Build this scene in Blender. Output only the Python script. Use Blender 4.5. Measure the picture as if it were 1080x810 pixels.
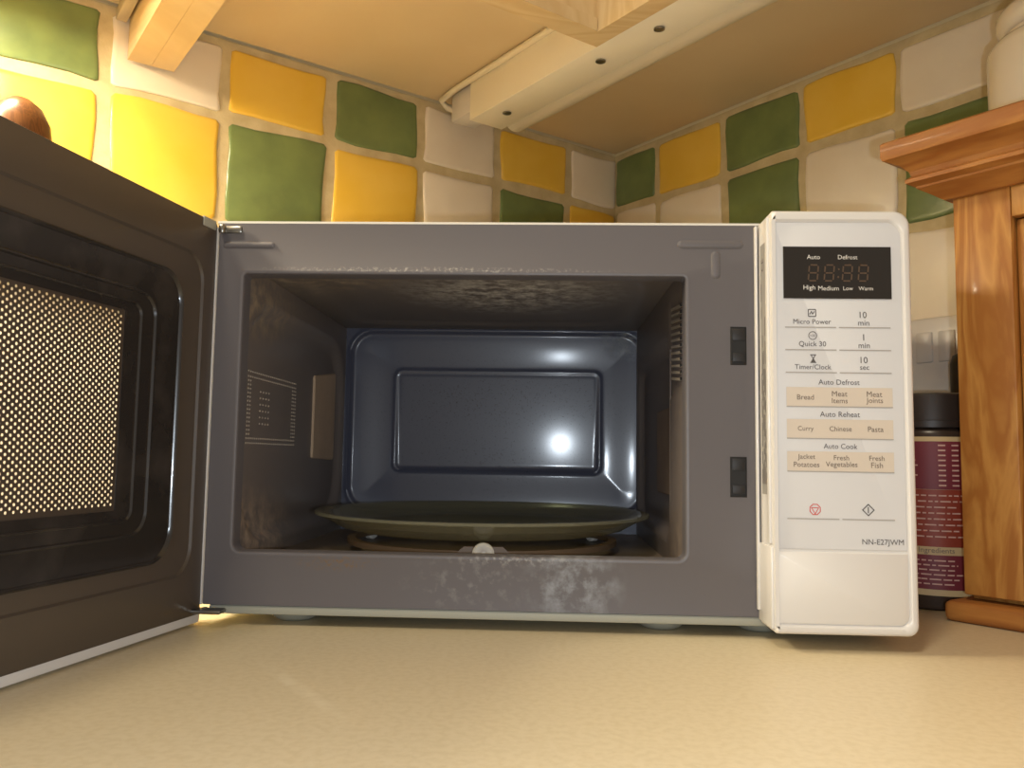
import bpy, bmesh, math, random
from mathutils import Vector, Matrix
random.seed(7)
S = bpy.context.scene
C = S.collection
for o in list(bpy.data.objects): bpy.data.objects.remove(o)

# ------------------------------------------------------------------ camera, world, lights, exposure
F_PX = 880.0
CAM = Vector((0.21335, -0.52348, 0.10887)); PITCH, ROLL, YAW = 0.084987, 0.015816, -0.040740
cd = bpy.data.cameras.new('camera'); cam = bpy.data.objects.new('camera', cd); C.objects.link(cam)
cd.sensor_width = 36; cd.lens = F_PX/1080*36; cd.clip_start = 0.005
fwd = Vector((math.sin(YAW)*math.cos(PITCH), math.cos(YAW)*math.cos(PITCH), math.sin(PITCH)))
rgt = Vector((math.cos(YAW), -math.sin(YAW), 0)); upv = rgt.cross(fwd)
r2 = rgt*math.cos(ROLL)+upv*math.sin(ROLL); u2 = upv*math.cos(ROLL)-rgt*math.sin(ROLL)
cam.matrix_world = Matrix(((r2.x, u2.x, -fwd.x, CAM.x), (r2.y, u2.y, -fwd.y, CAM.y), (r2.z, u2.z, -fwd.z, CAM.z), (0, 0, 0, 1)))
S.camera = cam
S.view_settings.view_transform = 'Standard'; S.view_settings.look = 'None'
S.view_settings.gamma = 1; S.view_settings.use_curve_mapping = False; S.view_settings.exposure = -0.07

w = bpy.data.worlds.new('kitchen_ambient'); S.world = w; w.use_nodes = True
w.node_tree.nodes['Background'].inputs[0].default_value = (1.0, 0.85, 0.65, 1)
w.node_tree.nodes['Background'].inputs[1].default_value = 0.42

ANG = math.radians(38.2)
COR = Vector((0.3025, 0.5688, 0))
UL = Vector((-math.cos(ANG), -math.sin(ANG), 0)); UR = Vector((math.sin(ANG), -math.cos(ANG), 0)); UZ = Vector((0, 0, 1))
def K(l, t, z=0): return COR + UL*l + UR*t + UZ*z          # kitchen coordinates: l along left wall, t along right wall

def add_light(name, kind, loc, energy, color, aim=None, **kw):
    d = bpy.data.lights.new(name, kind); d.energy = energy; d.color = color
    for k, v in kw.items(): setattr(d, k, v)
    o = bpy.data.objects.new(name, d); C.objects.link(o); o.location = loc
    if aim is not None: o.rotation_euler = (Vector(aim)-Vector(loc)).to_track_quat('-Z', 'Y').to_euler()
    return o
# ceiling lamp of the kitchen, above and behind the camera to the left
add_light('ceiling_lamp', 'AREA', (-0.35, -1.25, 1.75), 19, (1.0, 0.86, 0.64), aim=(0.15, 0.1, 0.1), shape='DISK', size=0.35)
# the phone's own flash, beside the lens
add_light('phone_flash', 'POINT', CAM+Vector((0.030, 0.0, -0.012)), 3.6, (0.80, 0.90, 1.0), shadow_soft_size=0.004)

# ------------------------------------------------------------------ helpers
def lin(c):
    return tuple((v/12.92 if v <= 0.04045 else ((v+0.055)/1.055)**2.4) for v in (x/255 for x in c))
def mat(name, rgb, rough=0.5, metal=0.0, coat=0.0, noise=None, bump=None, spec=0.5, trans=0.0, ior=1.45, emit=None):
    """noise=(rgb2, scale, detail, lo, hi, stretch) ; bump=(scale, strength, distance)"""
    m = bpy.data.materials.new(name); m.use_nodes = True
    nt = m.node_tree; b = nt.nodes['Principled BSDF']
    b.inputs['Base Color'].default_value = (*lin(rgb), 1); b.inputs['Roughness'].default_value = rough
    b.inputs['Metallic'].default_value = metal; b.inputs['Coat Weight'].default_value = coat
    b.inputs['Coat Roughness'].default_value = 0.08
    b.inputs['Specular IOR Level'].default_value = spec; b.inputs['Transmission Weight'].default_value = trans; b.inputs['IOR'].default_value = ior
    tc = nt.nodes.new('ShaderNodeTexCoord')
    if noise:
        rgb2, sc, det, lo, hi, st = noise
        mp = nt.nodes.new('ShaderNodeMapping'); mp.inputs['Scale'].default_value = st
        n = nt.nodes.new('ShaderNodeTexNoise'); n.inputs['Scale'].default_value = sc; n.inputs['Detail'].default_value = det
        r = nt.nodes.new('ShaderNodeMapRange'); r.inputs['From Min'].default_value = lo; r.inputs['From Max'].default_value = hi
        mx = nt.nodes.new('ShaderNodeMix'); mx.data_type = 'RGBA'
        mx.inputs[6].default_value = (*lin(rgb), 1); mx.inputs[7].default_value = (*lin(rgb2), 1)
        nt.links.new(tc.outputs['Object'], mp.inputs[0]); nt.links.new(mp.outputs[0], n.inputs['Vector'])
        nt.links.new(n.outputs[0], r.inputs[0]); nt.links.new(r.outputs[0], mx.inputs[0]); nt.links.new(mx.outputs[2], b.inputs['Base Color'])
    if bump:
        n2 = nt.nodes.new('ShaderNodeTexNoise'); n2.inputs['Scale'].default_value = bump[0]; n2.inputs['Detail'].default_value = 4
        bp = nt.nodes.new('ShaderNodeBump'); bp.inputs['Strength'].default_value = bump[1]; bp.inputs['Distance'].default_value = bump[2]
        nt.links.new(tc.outputs['Object'], n2.inputs['Vector']); nt.links.new(n2.outputs[0], bp.inputs['Height']); nt.links.new(bp.outputs[0], b.inputs['Normal'])
    if emit:
        b.inputs['Emission Color'].default_value = (*emit[0], 1); b.inputs['Emission Strength'].default_value = emit[1]
    return m

def stained_or_lit(name, rgb, rough, patches, coat=0.0, grain=None, rot=0.0):
    """surface with stains, or with a light streak painted in: patches=[(rgb, (cx,cy,cz), (rx,ry,rz), noise_scale, lo, hi)] in object coordinates"""
    m = mat(name, rgb, rough, coat=coat, noise=grain)
    nt = m.node_tree; b = nt.nodes['Principled BSDF']; tc = [n for n in nt.nodes if n.type == 'TEX_COORD'][0]
    base = b.inputs['Base Color'].links[0].from_socket if b.inputs['Base Color'].links else None
    rbase = None
    for (c2, ce, ra, sc, lo, hi) in patches:
        mp = nt.nodes.new('ShaderNodeMapping'); mp.vector_type = 'TEXTURE'
        mp.inputs['Location'].default_value = ce; mp.inputs['Scale'].default_value = ra; mp.inputs['Rotation'].default_value = (0, 0, rot)
        ln = nt.nodes.new('ShaderNodeVectorMath'); ln.operation = 'LENGTH'
        fall = nt.nodes.new('ShaderNodeMapRange'); fall.inputs['From Min'].default_value = 1.0; fall.inputs['From Max'].default_value = 0.3
        n = nt.nodes.new('ShaderNodeTexNoise'); n.inputs['Scale'].default_value = sc; n.inputs['Detail'].default_value = 6; n.inputs['Roughness'].default_value = .65
        r = nt.nodes.new('ShaderNodeMapRange'); r.inputs['From Min'].default_value = lo; r.inputs['From Max'].default_value = hi
        mu = nt.nodes.new('ShaderNodeMath'); mu.operation = 'MULTIPLY'
        mx = nt.nodes.new('ShaderNodeMix'); mx.data_type = 'RGBA'; mx.inputs[7].default_value = (*lin(c2), 1)
        if base: nt.links.new(base, mx.inputs[6])
        else: mx.inputs[6].default_value = (*lin(rgb), 1)
        L = nt.links.new
        L(tc.outputs['Object'], mp.inputs[0]); L(mp.outputs[0], ln.inputs[0]); L(ln.outputs['Value'], fall.inputs[0])
        L(tc.outputs['Object'], n.inputs['Vector']); L(n.outputs[0], r.inputs[0]); L(fall.outputs[0], mu.inputs[0]); L(r.outputs[0], mu.inputs[1])
        L(mu.outputs[0], mx.inputs[0]); base = mx.outputs[2]
        rm = nt.nodes.new('ShaderNodeMix'); rm.inputs[3].default_value = 0.75
        if rbase: L(rbase, rm.inputs[2])
        else: rm.inputs[2].default_value = rough
        L(mu.outputs[0], rm.inputs[0]); rbase = rm.outputs[0]
    nt.links.new(base, b.inputs['Base Color']); nt.links.new(rbase, b.inputs['Roughness'])
    return m

def wood(name, rgb, rgb2, scale, stretch, rough=0.45, coat=0.0, rot=0.0, dist=1.2):
    m = mat(name, rgb, rough, coat=coat)
    nt = m.node_tree; b = nt.nodes['Principled BSDF']; tc = [n for n in nt.nodes if n.type == 'TEX_COORD'][0]; L = nt.links.new
    mp = nt.nodes.new('ShaderNodeMapping'); mp.inputs['Scale'].default_value = stretch
    n = nt.nodes.new('ShaderNodeTexNoise'); n.inputs['Scale'].default_value = scale; n.inputs['Detail'].default_value = 5; n.inputs['Distortion'].default_value = dist
    wv = nt.nodes.new('ShaderNodeMath'); wv.operation = 'MULTIPLY'; wv.inputs[1].default_value = 7.0
    fr = nt.nodes.new('ShaderNodeMath'); fr.operation = 'PINGPONG'; fr.inputs[1].default_value = 0.5
    r = nt.nodes.new('ShaderNodeMapRange'); r.inputs['From Min'].default_value = 0.05; r.inputs['From Max'].default_value = 0.5
    mx = nt.nodes.new('ShaderNodeMix'); mx.data_type = 'RGBA'; mx.inputs[6].default_value = (*lin(rgb2), 1); mx.inputs[7].default_value = (*lin(rgb), 1)
    rt = nt.nodes.new('ShaderNodeMapping'); rt.inputs['Rotation'].default_value = (0, 0, rot)
    L(tc.outputs['Object'], rt.inputs[0]); L(rt.outputs[0], mp.inputs[0]); L(mp.outputs[0], n.inputs['Vector']); L(n.outputs[0], wv.inputs[0]); L(wv.outputs[0], fr.inputs[0])
    L(fr.outputs[0], r.inputs[0]); L(r.outputs[0], mx.inputs[0]); L(mx.outputs[2], b.inputs['Base Color'])
    return m

def finish(name, bm, m, parent=None, smooth=None, recalc=True):
    if recalc: bmesh.ops.recalc_face_normals(bm, faces=bm.faces)
    me = bpy.data.meshes.new(name); bm.to_mesh(me); bm.free(); me.materials.append(m)
    if smooth is not None:
        me.shade_smooth()
        me.set_sharp_from_angle(angle=math.radians(smooth))
    o = bpy.data.objects.new(name, me); C.objects.link(o)
    if parent: o.parent = parent
    return o
def empty(name, loc=(0, 0, 0), rz=0.0, parent=None):
    o = bpy.data.objects.new(name, None); C.objects.link(o); o.location = loc; o.rotation_euler = (0, 0, rz)
    o.empty_display_size = 0.02
    if parent: o.parent = parent
    return o
def tag(o, label=None, cat=None, group=None, kind=None):
    if label: o['label'] = label
    if cat: o['category'] = cat
    if group: o['group'] = group
    if kind: o['kind'] = kind
    return o

def box(bm, x0, x1, y0, y1, z0, z1, M=None):
    vs = [bm.verts.new((x, y, z)) for z in (z0, z1) for y in (y0, y1) for x in (x0, x1)]
    for f in ((0, 2, 3, 1), (4, 5, 7, 6), (0, 1, 5, 4), (2, 6, 7, 3), (0, 4, 6, 2), (1, 3, 7, 5)): bm.faces.new([vs[i] for i in f])
    if M: bmesh.ops.transform(bm, matrix=M, verts=vs)
    return vs
def bevel_all(bm, off, seg=2, ang=30):
    bmesh.ops.recalc_face_normals(bm, faces=bm.faces)
    es = [e for e in bm.edges if len(e.link_faces) == 2 and e.calc_face_angle(0) > math.radians(ang)]
    bmesh.ops.bevel(bm, geom=es, offset=off, segments=seg, profile=0.5, affect='EDGES', clamp_overlap=True)
def bbox(name, x0, x1, y0, y1, z0, z1, m, parent=None, bev=0.001, seg=2):
    bm = bmesh.new(); box(bm, x0, x1, y0, y1, z0, z1)
    if bev: bevel_all(bm, bev, seg)
    return finish(name, bm, m, parent, smooth=40 if bev else None)
def rrect(x0, x1, z0, z1, r, n=6):
    """closed outline, counter-clockwise in (x,z); r one radius or (bl, br, tr, tl)"""
    if not isinstance(r, (tuple, list)): r = (r,)*4
    pts = []
    for (cx, cz, a0, rr) in ((x0, z0, 180, r[0]), (x1, z0, 270, r[1]), (x1, z1, 0, r[2]), (x0, z1, 90, r[3])):
        sx = rr if cx == x0 else -rr; sz = rr if cz == z0 else -rr
        for k in range(n+1):
            a = math.radians(a0+90*k/n); pts.append((cx+sx+rr*math.cos(a), cz+sz+rr*math.sin(a)))
    return pts
def ring(bm, pts, y): return [bm.verts.new((p[0], y, p[1])) for p in pts]
def bridge(bm, a, b):
    n = len(a)
    for i in range(n): bm.faces.new((a[i], a[(i+1) % n], b[(i+1) % n], b[i]))
def loft(bm, rings, cap0=True, cap1=True):
    for a, b in zip(rings, rings[1:]): bridge(bm, a, b)
    if cap0: bm.faces.new(rings[0][::-1])
    if cap1: bm.faces.new(rings[-1])
def lathe(bm, prof, n=48, cx=0, cy=0, closed=False, a0=0.0, a1=2*math.pi):
    full = abs(a1-a0-2*math.pi) < 1e-6
    m = n if full else n+1
    rows = [[bm.verts.new((cx+r*math.cos(a0+(a1-a0)*k/n), cy+r*math.sin(a0+(a1-a0)*k/n), z)) for k in range(m)] for r, z in prof]
    rng = range(n)
    pr = list(zip(rows, rows[1:]))+([(rows[-1], rows[0])] if closed else [])
    for a, b in pr:
        for k in rng: bm.faces.new((a[k], a[(k+1) % m], b[(k+1) % m], b[k]))
    if not closed and full:
        if prof[0][0] > 1e-5: bm.faces.new(rows[0][::-1])
        if prof[-1][0] > 1e-5: bm.faces.new(rows[-1])
    return rows
def tube(bm, path, r, n=8):
    path = [Vector(p) for p in path]; rows = []
    for i, p in enumerate(path):
        d = (path[min(i+1, len(path)-1)]-path[max(i-1, 0)]).normalized()
        a = d.orthogonal().normalized() if i == 0 else (rows_a-d*rows_a.dot(d)).normalized()
        rows_a = a; b = d.cross(a)
        rows.append([bm.verts.new(p+a*r*math.cos(2*math.pi*k/n)+b*r*math.sin(2*math.pi*k/n)) for k in range(n)])
    loft(bm, rows)
def grid(bm, nu, nv, fn):
    V = [[bm.verts.new(fn(i/nu, j/nv)) for i in range(nu+1)] for j in range(nv+1)]
    for j in range(nv):
        for i in range(nu): bm.faces.new((V[j][i], V[j][i+1], V[j+1][i+1], V[j+1][i]))
def sdr(u, v, x0, x1, z0, z1, r):
    qx = abs(u-(x0+x1)/2)-(x1-x0)/2+r; qz = abs(v-(z0+z1)/2)-(z1-z0)/2+r
    return min(max(qx, qz), 0)+math.hypot(max(qx, 0), max(qz, 0))-r
def sst(a, b, x):
    t = max(0, min(1, (x-a)/(b-a))); return t*t*(3-2*t)
FRAME_K = Matrix(((UL.x, UR.x, 0, COR.x), (UL.y, UR.y, 0, COR.y), (0, 0, 1, 0), (0, 0, 0, 1)))   # (l,t,z) -> world (left-handed, normals are recalculated)

_tc = {}
def text_pts(s, width=None, height=None, bold=0.0):
    """text as (verts, faces) centred on the origin in the xy plane, scaled to a width"""
    cu = bpy.data.curves.new('t', 'FONT'); cu.body = s; cu.size = 1; cu.resolution_u = 3; cu.offset = bold
    o = bpy.data.objects.new('t', cu); C.objects.link(o)
    bpy.context.view_layer.update()
    me = bpy.data.meshes.new_from_object(o.evaluated_get(bpy.context.evaluated_depsgraph_get()))
    vs = [v.co.copy() for v in me.vertices]; fs = [tuple(p.vertices) for p in me.polygons]
    bpy.data.objects.remove(o); bpy.data.curves.remove(cu); bpy.data.meshes.remove(me)
    x0 = min(v.x for v in vs); x1 = max(v.x for v in vs); y0 = min(v.y for v in vs); y1 = max(v.y for v in vs)
    k = width/(x1-x0) if width else height/(y1-y0)
    ky = height/(y1-y0) if (height and width) else k
    return [Vector(((v.x-(x0+x1)/2)*k, (v.y-(y0+y1)/2)*ky, 0)) for v in vs], fs
def mesh_from(name, vs, fs, m, parent=None):
    me = bpy.data.meshes.new(name); me.from_pydata([tuple(v) for v in vs], [], fs); me.materials.append(m)
    o = bpy.data.objects.new(name, me); C.objects.link(o)
    if parent: o.parent = parent
    return o
def pr_text(s, x, z, m, parent, y, width=None, height=None, bold=0.0, name='lettering'):
    vs, fs = text_pts(s, width, height, bold)
    return mesh_from(name, [(x+v.x, y, z+v.y) for v in vs], fs, m, parent)
def pr_shape(name, loops, m, parent, y):
    """flat print: list of polygons or (outer, inner) outlines in (x,z)"""
    bm = bmesh.new()
    for L in loops:
        if isinstance(L, tuple) and len(L) == 2 and isinstance(L[0], list): bridge(bm, ring(bm, L[0], y), ring(bm, L[1], y))
        else: bm.faces.new(ring(bm, L, y))
    bm.normal_update()
    for f in bm.faces:
        if f.normal.y > 0: f.normal_flip()
    return finish(name, bm, m, parent, recalc=False)
def circ(x, z, r, n=24, a0=0): return [(x+r*math.cos(a0+2*math.pi*k/n), z+r*math.sin(a0+2*math.pi*k/n)) for k in range(n)]
def rect(x0, x1, z0, z1): return [(x0, z0), (x1, z0), (x1, z1), (x0, z1)]
def stroke(a, b, wd):
    d = Vector((b[0]-a[0], b[1]-a[1])).normalized()*wd/2
    return [(a[0]-d.y, a[1]+d.x), (b[0]-d.y, b[1]+d.x), (b[0]+d.y, b[1]-d.x), (a[0]+d.y, a[1]-d.x)]

# ------------------------------------------------------------------ materials
M = {}
M['grout'] = mat('grout', (208, 190, 148), 0.9, noise=((192, 172, 130), 60, 4, .35, .7, (1, 1, 1)), bump=(500, .4, .0006))
M['tile_yellow'] = mat('tile_yellow', (234, 188, 66), 0.3, coat=.15, noise=((238, 195, 82), 22, 3, .3, .7, (1, 1, 1)), bump=(24, .12, .0015))
M['tile_green'] = mat('tile_green', (120, 136, 82), 0.3, coat=.15, noise=((104, 119, 74), 30, 4, .35, .68, (1, 1, 1)), bump=(24, .12, .0015))
M['tile_white'] = mat('tile_white', (238, 225, 204), 0.3, coat=.15, noise=((232, 217, 194), 20, 3, .3, .7, (1, 1, 1)), bump=(24, .12, .0015))
M['paint'] = mat('cream_paint', (226, 212, 174), 0.8)
M['worktop'] = stained_or_lit('worktop_laminate', (219, 205, 174), 0.42, [((238, 229, 204), (0.100, -0.130, 0), (0.066, 0.0052, 1), 45, .32, .85)], grain=((212, 197, 164), 260, 3, .40, .66, (1, 1, 1)), rot=math.radians(-53.8))  # the pale streak is a streak of light painted into the laminate colour
M['floor'] = mat('floor_tiles', (150, 120, 90), 0.7)
M['ply'] = mat('plywood_underside', (213, 190, 150), 0.6, noise=((206, 181, 139), 7, 4, .3, .7, (1, 1, 1)), bump=(60, .2, .0006))
M['pale_wood'] = wood('pale_painted_wood', (216, 190, 146), (206, 178, 132), 3, (1, 1, 9), 0.55)
M['front_wood'] = wood('pale_front_wood', (214, 188, 142), (204, 174, 126), 3, (1, 8, 1), 0.55)
M['pine'] = wood('orange_pine', (186, 134, 68), (158, 102, 46), 9, (3.2, 3.2, .5), 0.45, coat=.05, dist=.9)
M['pine_h'] = wood('orange_pine_moulding', (174, 118, 58), (154, 96, 44), 9, (.5, 3.5, 3.5), 0.5, coat=.03, rot=math.radians(51.8), dist=.4)
M['white_pl'] = mat('white_plastic', (222, 219, 216), 0.35, coat=.15)
M['fascia'] = mat('white_fascia', (211, 211, 214), 0.4)
M['case'] = mat('white_painted_steel', (226, 222, 212), 0.4)
M['foot'] = mat('pale_grey_plastic', (162, 162, 150), 0.55)
M['enamel'] = stained_or_lit('grey_enamel', (101, 97, 100), 0.42, [
    ((170, 176, 184), (0.232, 0, 0.030), (0.034, .05, 0.030), 75, .44, .72),
    ((160, 158, 156), (0.195, 0, 0.044), (0.05, .05, 0.005), 300, .50, .66),
    ((160, 156, 150), (0.14, 0, 0.2262), (0.13, .05, 0.0022), 420, .50, .64),
    ((140, 138, 138), (0.17, 0, 0.030), (0.05, .05, 0.022), 130, .52, .75),
    ((120, 98, 76), (0.085, 0, 0.040), (0.03, .05, 0.006), 400, .48, .62)])
M['cav_side'] = stained_or_lit('cavity_enamel_side', (122, 112, 107), 0.46, [
    ((176, 158, 134), (0.02, 0.03, 0.21), (0.4, .10, 0.03), 110, .40, .72),
    ((186, 166, 146), (0.02, 0.03, 0.05), (0.4, .12, 0.04), 90, .38, .70)], coat=.1)
M['cav_top'] = stained_or_lit('cavity_enamel_top', (124, 115, 109), 0.5, [
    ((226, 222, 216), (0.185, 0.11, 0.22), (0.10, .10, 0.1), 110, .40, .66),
    ((190, 172, 148), (0.05, 0.04, 0.22), (0.08, .08, 0.1), 90, .42, .70)], coat=.05)
M['cav_back'] = stained_or_lit('cavity_enamel_back', (84, 87, 104), 0.36, [
    ((60, 60, 66), (0.17, 0.28, 0.14), (0.2, .1, 0.1), 700, .60, .64),
    ((130, 134, 140), (0.29, 0.28, 0.218), (0.03, .1, 0.02), 200, .4, .6)], coat=.45)
M['cav_back'].node_tree.nodes['Principled BSDF'].inputs['Coat Roughness'].default_value = .13
M['cav_floor'] = stained_or_lit('cavity_floor_enamel', (134, 120, 106), 0.4, [((158, 128, 88), (0.17, 0.02, 0.036), (0.2, .04, 0.1), 60, .35, .65)])
M['mica'] = mat('mica_sheet', (204, 178, 150), 0.5, noise=((190, 164, 138), 40, 3, .3, .7, (1, 1, 1)))
M['mica_dark'] = mat('browned_mica_sheet', (150, 130, 112), 0.5, noise=((134, 114, 98), 40, 3, .3, .7, (1, 1, 1)))
M['dark'] = mat('dark_recess', (24, 22, 22), 0.6)
M['slot'] = mat('latch_plastic', (34, 31, 31), 0.5)
M['dot'] = mat('perforation_glint', (176, 166, 152), 0.35)  # pale tone paints the glint of the perforation dots into their colour
M['door_in'] = mat('dark_brown_door_plastic', (80, 70, 61), 0.38, coat=.1)
M['choke'] = mat('glossy_black_door_plastic', (46, 42, 40), 0.22, coat=.3, noise=((70, 64, 60), 26, 5, .5, .8, (1, 1, 1)))
M['screen'] = mat('black_perforated_steel', (72, 62, 54), 0.4)
M['steel'] = mat('hinge_steel', (150, 146, 138), 0.3, metal=1.0)
M['glass'] = None
M['ring'] = mat('roller_ring_plastic', (112, 92, 72), 0.45)
M['wheel'] = mat('white_roller', (226, 220, 210), 0.4)
M['ink'] = mat('grey_print', (92, 88, 88), 0.6)
M['ink_line'] = mat('grey_rule', (168, 162, 156), 0.6)
M['ink_brown'] = mat('brown_print', (120, 106, 94), 0.6)
M['ink_red'] = mat('red_print', (206, 74, 66), 0.6)
M['beige'] = mat('beige_button_print', (212, 200, 186), 0.5)
M['disp'] = mat('display_window', (34, 29, 27), 0.15, coat=.5)
M['segment'] = mat('unlit_segment', (88, 70, 56), 0.4)
M['ink_white'] = mat('white_print', (226, 222, 216), 0.5)
M['sticker'] = mat('grey_rating_label', (158, 154, 150), 0.5)
M['ceramic'] = mat('white_ceramic', (226, 214, 194), 0.22, coat=.4)
M['wire'] = mat('clip_wire', (96, 88, 78), 0.35, metal=1.0)
M['black_pl'] = mat('black_plastic_lid', (44, 36, 32), 0.4)
M['amber'] = mat('dark_jar_plastic', (58, 46, 38), 0.3)
M['maroon'] = mat('maroon_label_print', (116, 44, 54), 0.5)
M['rust'] = mat('rust_label_print', (142, 58, 40), 0.5)
M['cream_pr'] = mat('cream_label_print', (200, 176, 132), 0.55)
M['pinkish'] = mat('pale_label_ink', (206, 168, 156), 0.6)
M['socket'] = mat('white_socket_plastic', (214, 206, 196), 0.3)
M['mill'] = wood('turned_brown_wood', (112, 72, 40), (90, 54, 28), 30, (5, 5, .4), 0.3, coat=.12)
M['batten'] = mat('white_batten_enamel', (236, 226, 204), 0.4)
M['diffuser'] = mat('opal_tube', (214, 200, 172), 0.35)
M['cable'] = mat('cream_cable', (222, 208, 178), 0.5)
M['trunk'] = mat('grey_trunking', (178, 164, 140), 0.6)
M['lamp_on'] = mat('lit_tube', (255, 236, 200), 0.4, emit=((1.0, 0.82, 0.52), 30))
# frosted pane in the door: thin translucent glass
def translucent(name, rgb):
    m = bpy.data.materials.new(name); m.use_nodes = True; nt = m.node_tree
    for n in list(nt.nodes):
        if n.type != 'OUTPUT_MATERIAL': nt.nodes.remove(n)
    out = nt.nodes[0]
    a = nt.nodes.new('ShaderNodeBsdfTranslucent'); a.inputs[0].default_value = (*lin(rgb), 1)
    b = nt.nodes.new('ShaderNodeBsdfDiffuse'); b.inputs[0].default_value = (*lin(rgb), 1)
    x = nt.nodes.new('ShaderNodeMixShader'); x.inputs[0].default_value = 0.3
    nt.links.new(a.outputs[0], x.inputs[1]); nt.links.new(b.outputs[0], x.inputs[2]); nt.links.new(x.outputs[0], out.inputs[0])
    return m
def clear_glass(name, tint, haze, haze_amount, gloss_rough):
    # thin clear glass: tinted see-through body, Fresnel reflection, a little greasy haze
    m = bpy.data.materials.new(name); m.use_nodes = True; nt = m.node_tree
    for n in list(nt.nodes):
        if n.type != 'OUTPUT_MATERIAL': nt.nodes.remove(n)
    out = nt.nodes[0]; N = nt.nodes.new; L = nt.links.new
    t = N('ShaderNodeBsdfTransparent'); t.inputs[0].default_value = (*lin(tint), 1)
    d = N('ShaderNodeBsdfDiffuse'); d.inputs[0].default_value = (*lin(haze), 1)
    g = N('ShaderNodeBsdfGlossy'); g.inputs['Roughness'].default_value = gloss_rough
    lw = N('ShaderNodeLayerWeight'); lw.inputs[0].default_value = 0.5
    pw = N('ShaderNodeMath'); pw.operation = 'POWER'; pw.inputs[1].default_value = 5.0
    fr = N('ShaderNodeMath'); fr.operation = 'MULTIPLY_ADD'; fr.inputs[1].default_value = 0.6; fr.inputs[2].default_value = 0.035
    L(lw.outputs['Facing'], pw.inputs[0]); L(pw.outputs[0], fr.inputs[0])
    a = N('ShaderNodeMixShader'); a.inputs[0].default_value = haze_amount
    b = N('ShaderNodeMixShader')
    L(t.outputs[0], a.inputs[1]); L(d.outputs[0], a.inputs[2]); L(fr.outputs[0], b.inputs[0]); L(a.outputs[0], b.inputs[1]); L(g.outputs[0], b.inputs[2]); L(b.outputs[0], out.inputs[0])
    return m
M['glass'] = clear_glass('turntable_glass', (230, 228, 210), (176, 172, 146), 0.26, 0.06)
M['pane'] = translucent('frosted_door_glass', (196, 192, 186))

# ------------------------------------------------------------------ setting: floor, walls with tiles
def prism_k(name, outline, z0, z1, m, parent=None, bev=0.0):
    bm = bmesh.new()
    a = [bm.verts.new(K(l, t, z0)) for l, t in outline]; b = [bm.verts.new(K(l, t, z1)) for l, t in outline]
    loft(bm, [a, b])
    if bev: bevel_all(bm, bev, 3)
    return finish(name, bm, m, parent, smooth=40 if bev else None)
def box_k(name, l0, l1, t0, t1, z0, z1, m, parent=None, bev=0.0):
    return prism_k(name, [(l0, t0), (l1, t0), (l1, t1), (l0, t1)], z0, z1, m, parent, bev)
tag(prism_k('floor', [(0, 0), (2.0, 0), (2.0, 2.0), (0, 2.0)], -0.95, -0.90, M['floor']), kind='structure')
wall_l = tag(box_k('wall_left', -0.06, 2.0, -0.06, 0.0, -0.90, 1.45, M['paint']), kind='structure')
wall_r = tag(box_k('wall_right', -0.06, 0.0, 0.0, 2.0, -0.90, 1.45, M['paint']), kind='structure')
GD = 0.0032
def grout_sheet(parent, side, a1):
    if side == 'L': return box_k('grout', 0, a1, 0.0, GD, 0.0, 0.5075, M['grout'], parent)
    return box_k('grout', 0.0, GD, GD, a1, 0.0, 0.5075, M['grout'], parent)
grout_sheet(wall_l, 'L', 1.36); grout_sheet(wall_r, 'R', 1.30)
CL = [0.0, .085, .194, .299, .407, .516, .622, .729, .836, .943, 1.05, 1.157, 1.264, 1.36]
CR = [0.002, .082, .187, .290, .395, .503, .610, .717, .824, .931, 1.038, 1.145, 1.25]
ZR = [.003, .110, .217, .324, .431, .5045]
LEFT = {4: 'wywgywgywgywg', 3: 'ygwygyygwywgy'}
RIGHT = {4: 'gygywgwygywg', 3: 'wwgwgywygwyg', 2: 'gywgwyggwyyw'}
MM = {'w': 'tile_white', 'y': 'tile_yellow', 'g': 'tile_green'}
def tile(side, a0, a1, z0, z1, col, parent):
    rnd = random.random
    ns = 5; g = .0050
    ga0, ga1, gz0, gz1 = (g+(rnd()-.5)*.0022 for _ in range(4))
    x0, x1, y0, y1 = a0+ga0, a1-ga1, z0+gz0, z1-gz1
    corners = [(x0, y0), (x1, y0), (x1, y1), (x0, y1)]
    corners = [(x+(rnd()-.5)*.003, y+(rnd()-.5)*.003) for x, y in corners]
    pts = []
    for i in range(4):
        p, q = Vector(corners[i]), Vector(corners[(i+1) % 4]); d = (q-p); nrm = Vector((d.y, -d.x)).normalized()
        amp = (rnd()-.5)*.0042; amp2 = (rnd()-.5)*.003
        for k in range(ns):
            tt = (.035 if k == 0 else .965 if k == ns-1 else k/(ns-1))
            pts.append(p+d*tt+nrm*(amp*math.sin(math.pi*tt)+amp2*math.sin(2*math.pi*tt)))
    cen = sum(pts, Vector((0, 0)))/len(pts)
    bm = bmesh.new(); rows = []
    for ins, dp in ((0, GD*.3), (0, .0040), (.0009, .0049), (.0032, .0054)):
        row = []
        for p in pts:
            q = p+(cen-p).normalized()*ins*1.3
            row.append(bm.verts.new(K(q.x, dp, q.y) if side == 'L' else K(dp, q.x, q.y)))
        rows.append(row)
    for a, b in zip(rows, rows[1:]): bridge(bm, a, b)
    bm.faces.new(rows[-1])
    return finish('tile', bm, M[MM[col]], parent, smooth=50)
for side, cols, pat, par in (('L', CL, LEFT, wall_l), ('R', CR, RIGHT, wall_r)):
    for r in range(5):
        for i in range(len(cols)-1):
            p = pat.get(r); col = p[i] if p else 'wyg'[(i*2+r+random.randint(0, 1)) % 3]
            tile(side, cols[i], cols[i+1], ZR[r], ZR[r+1], col, par)

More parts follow.
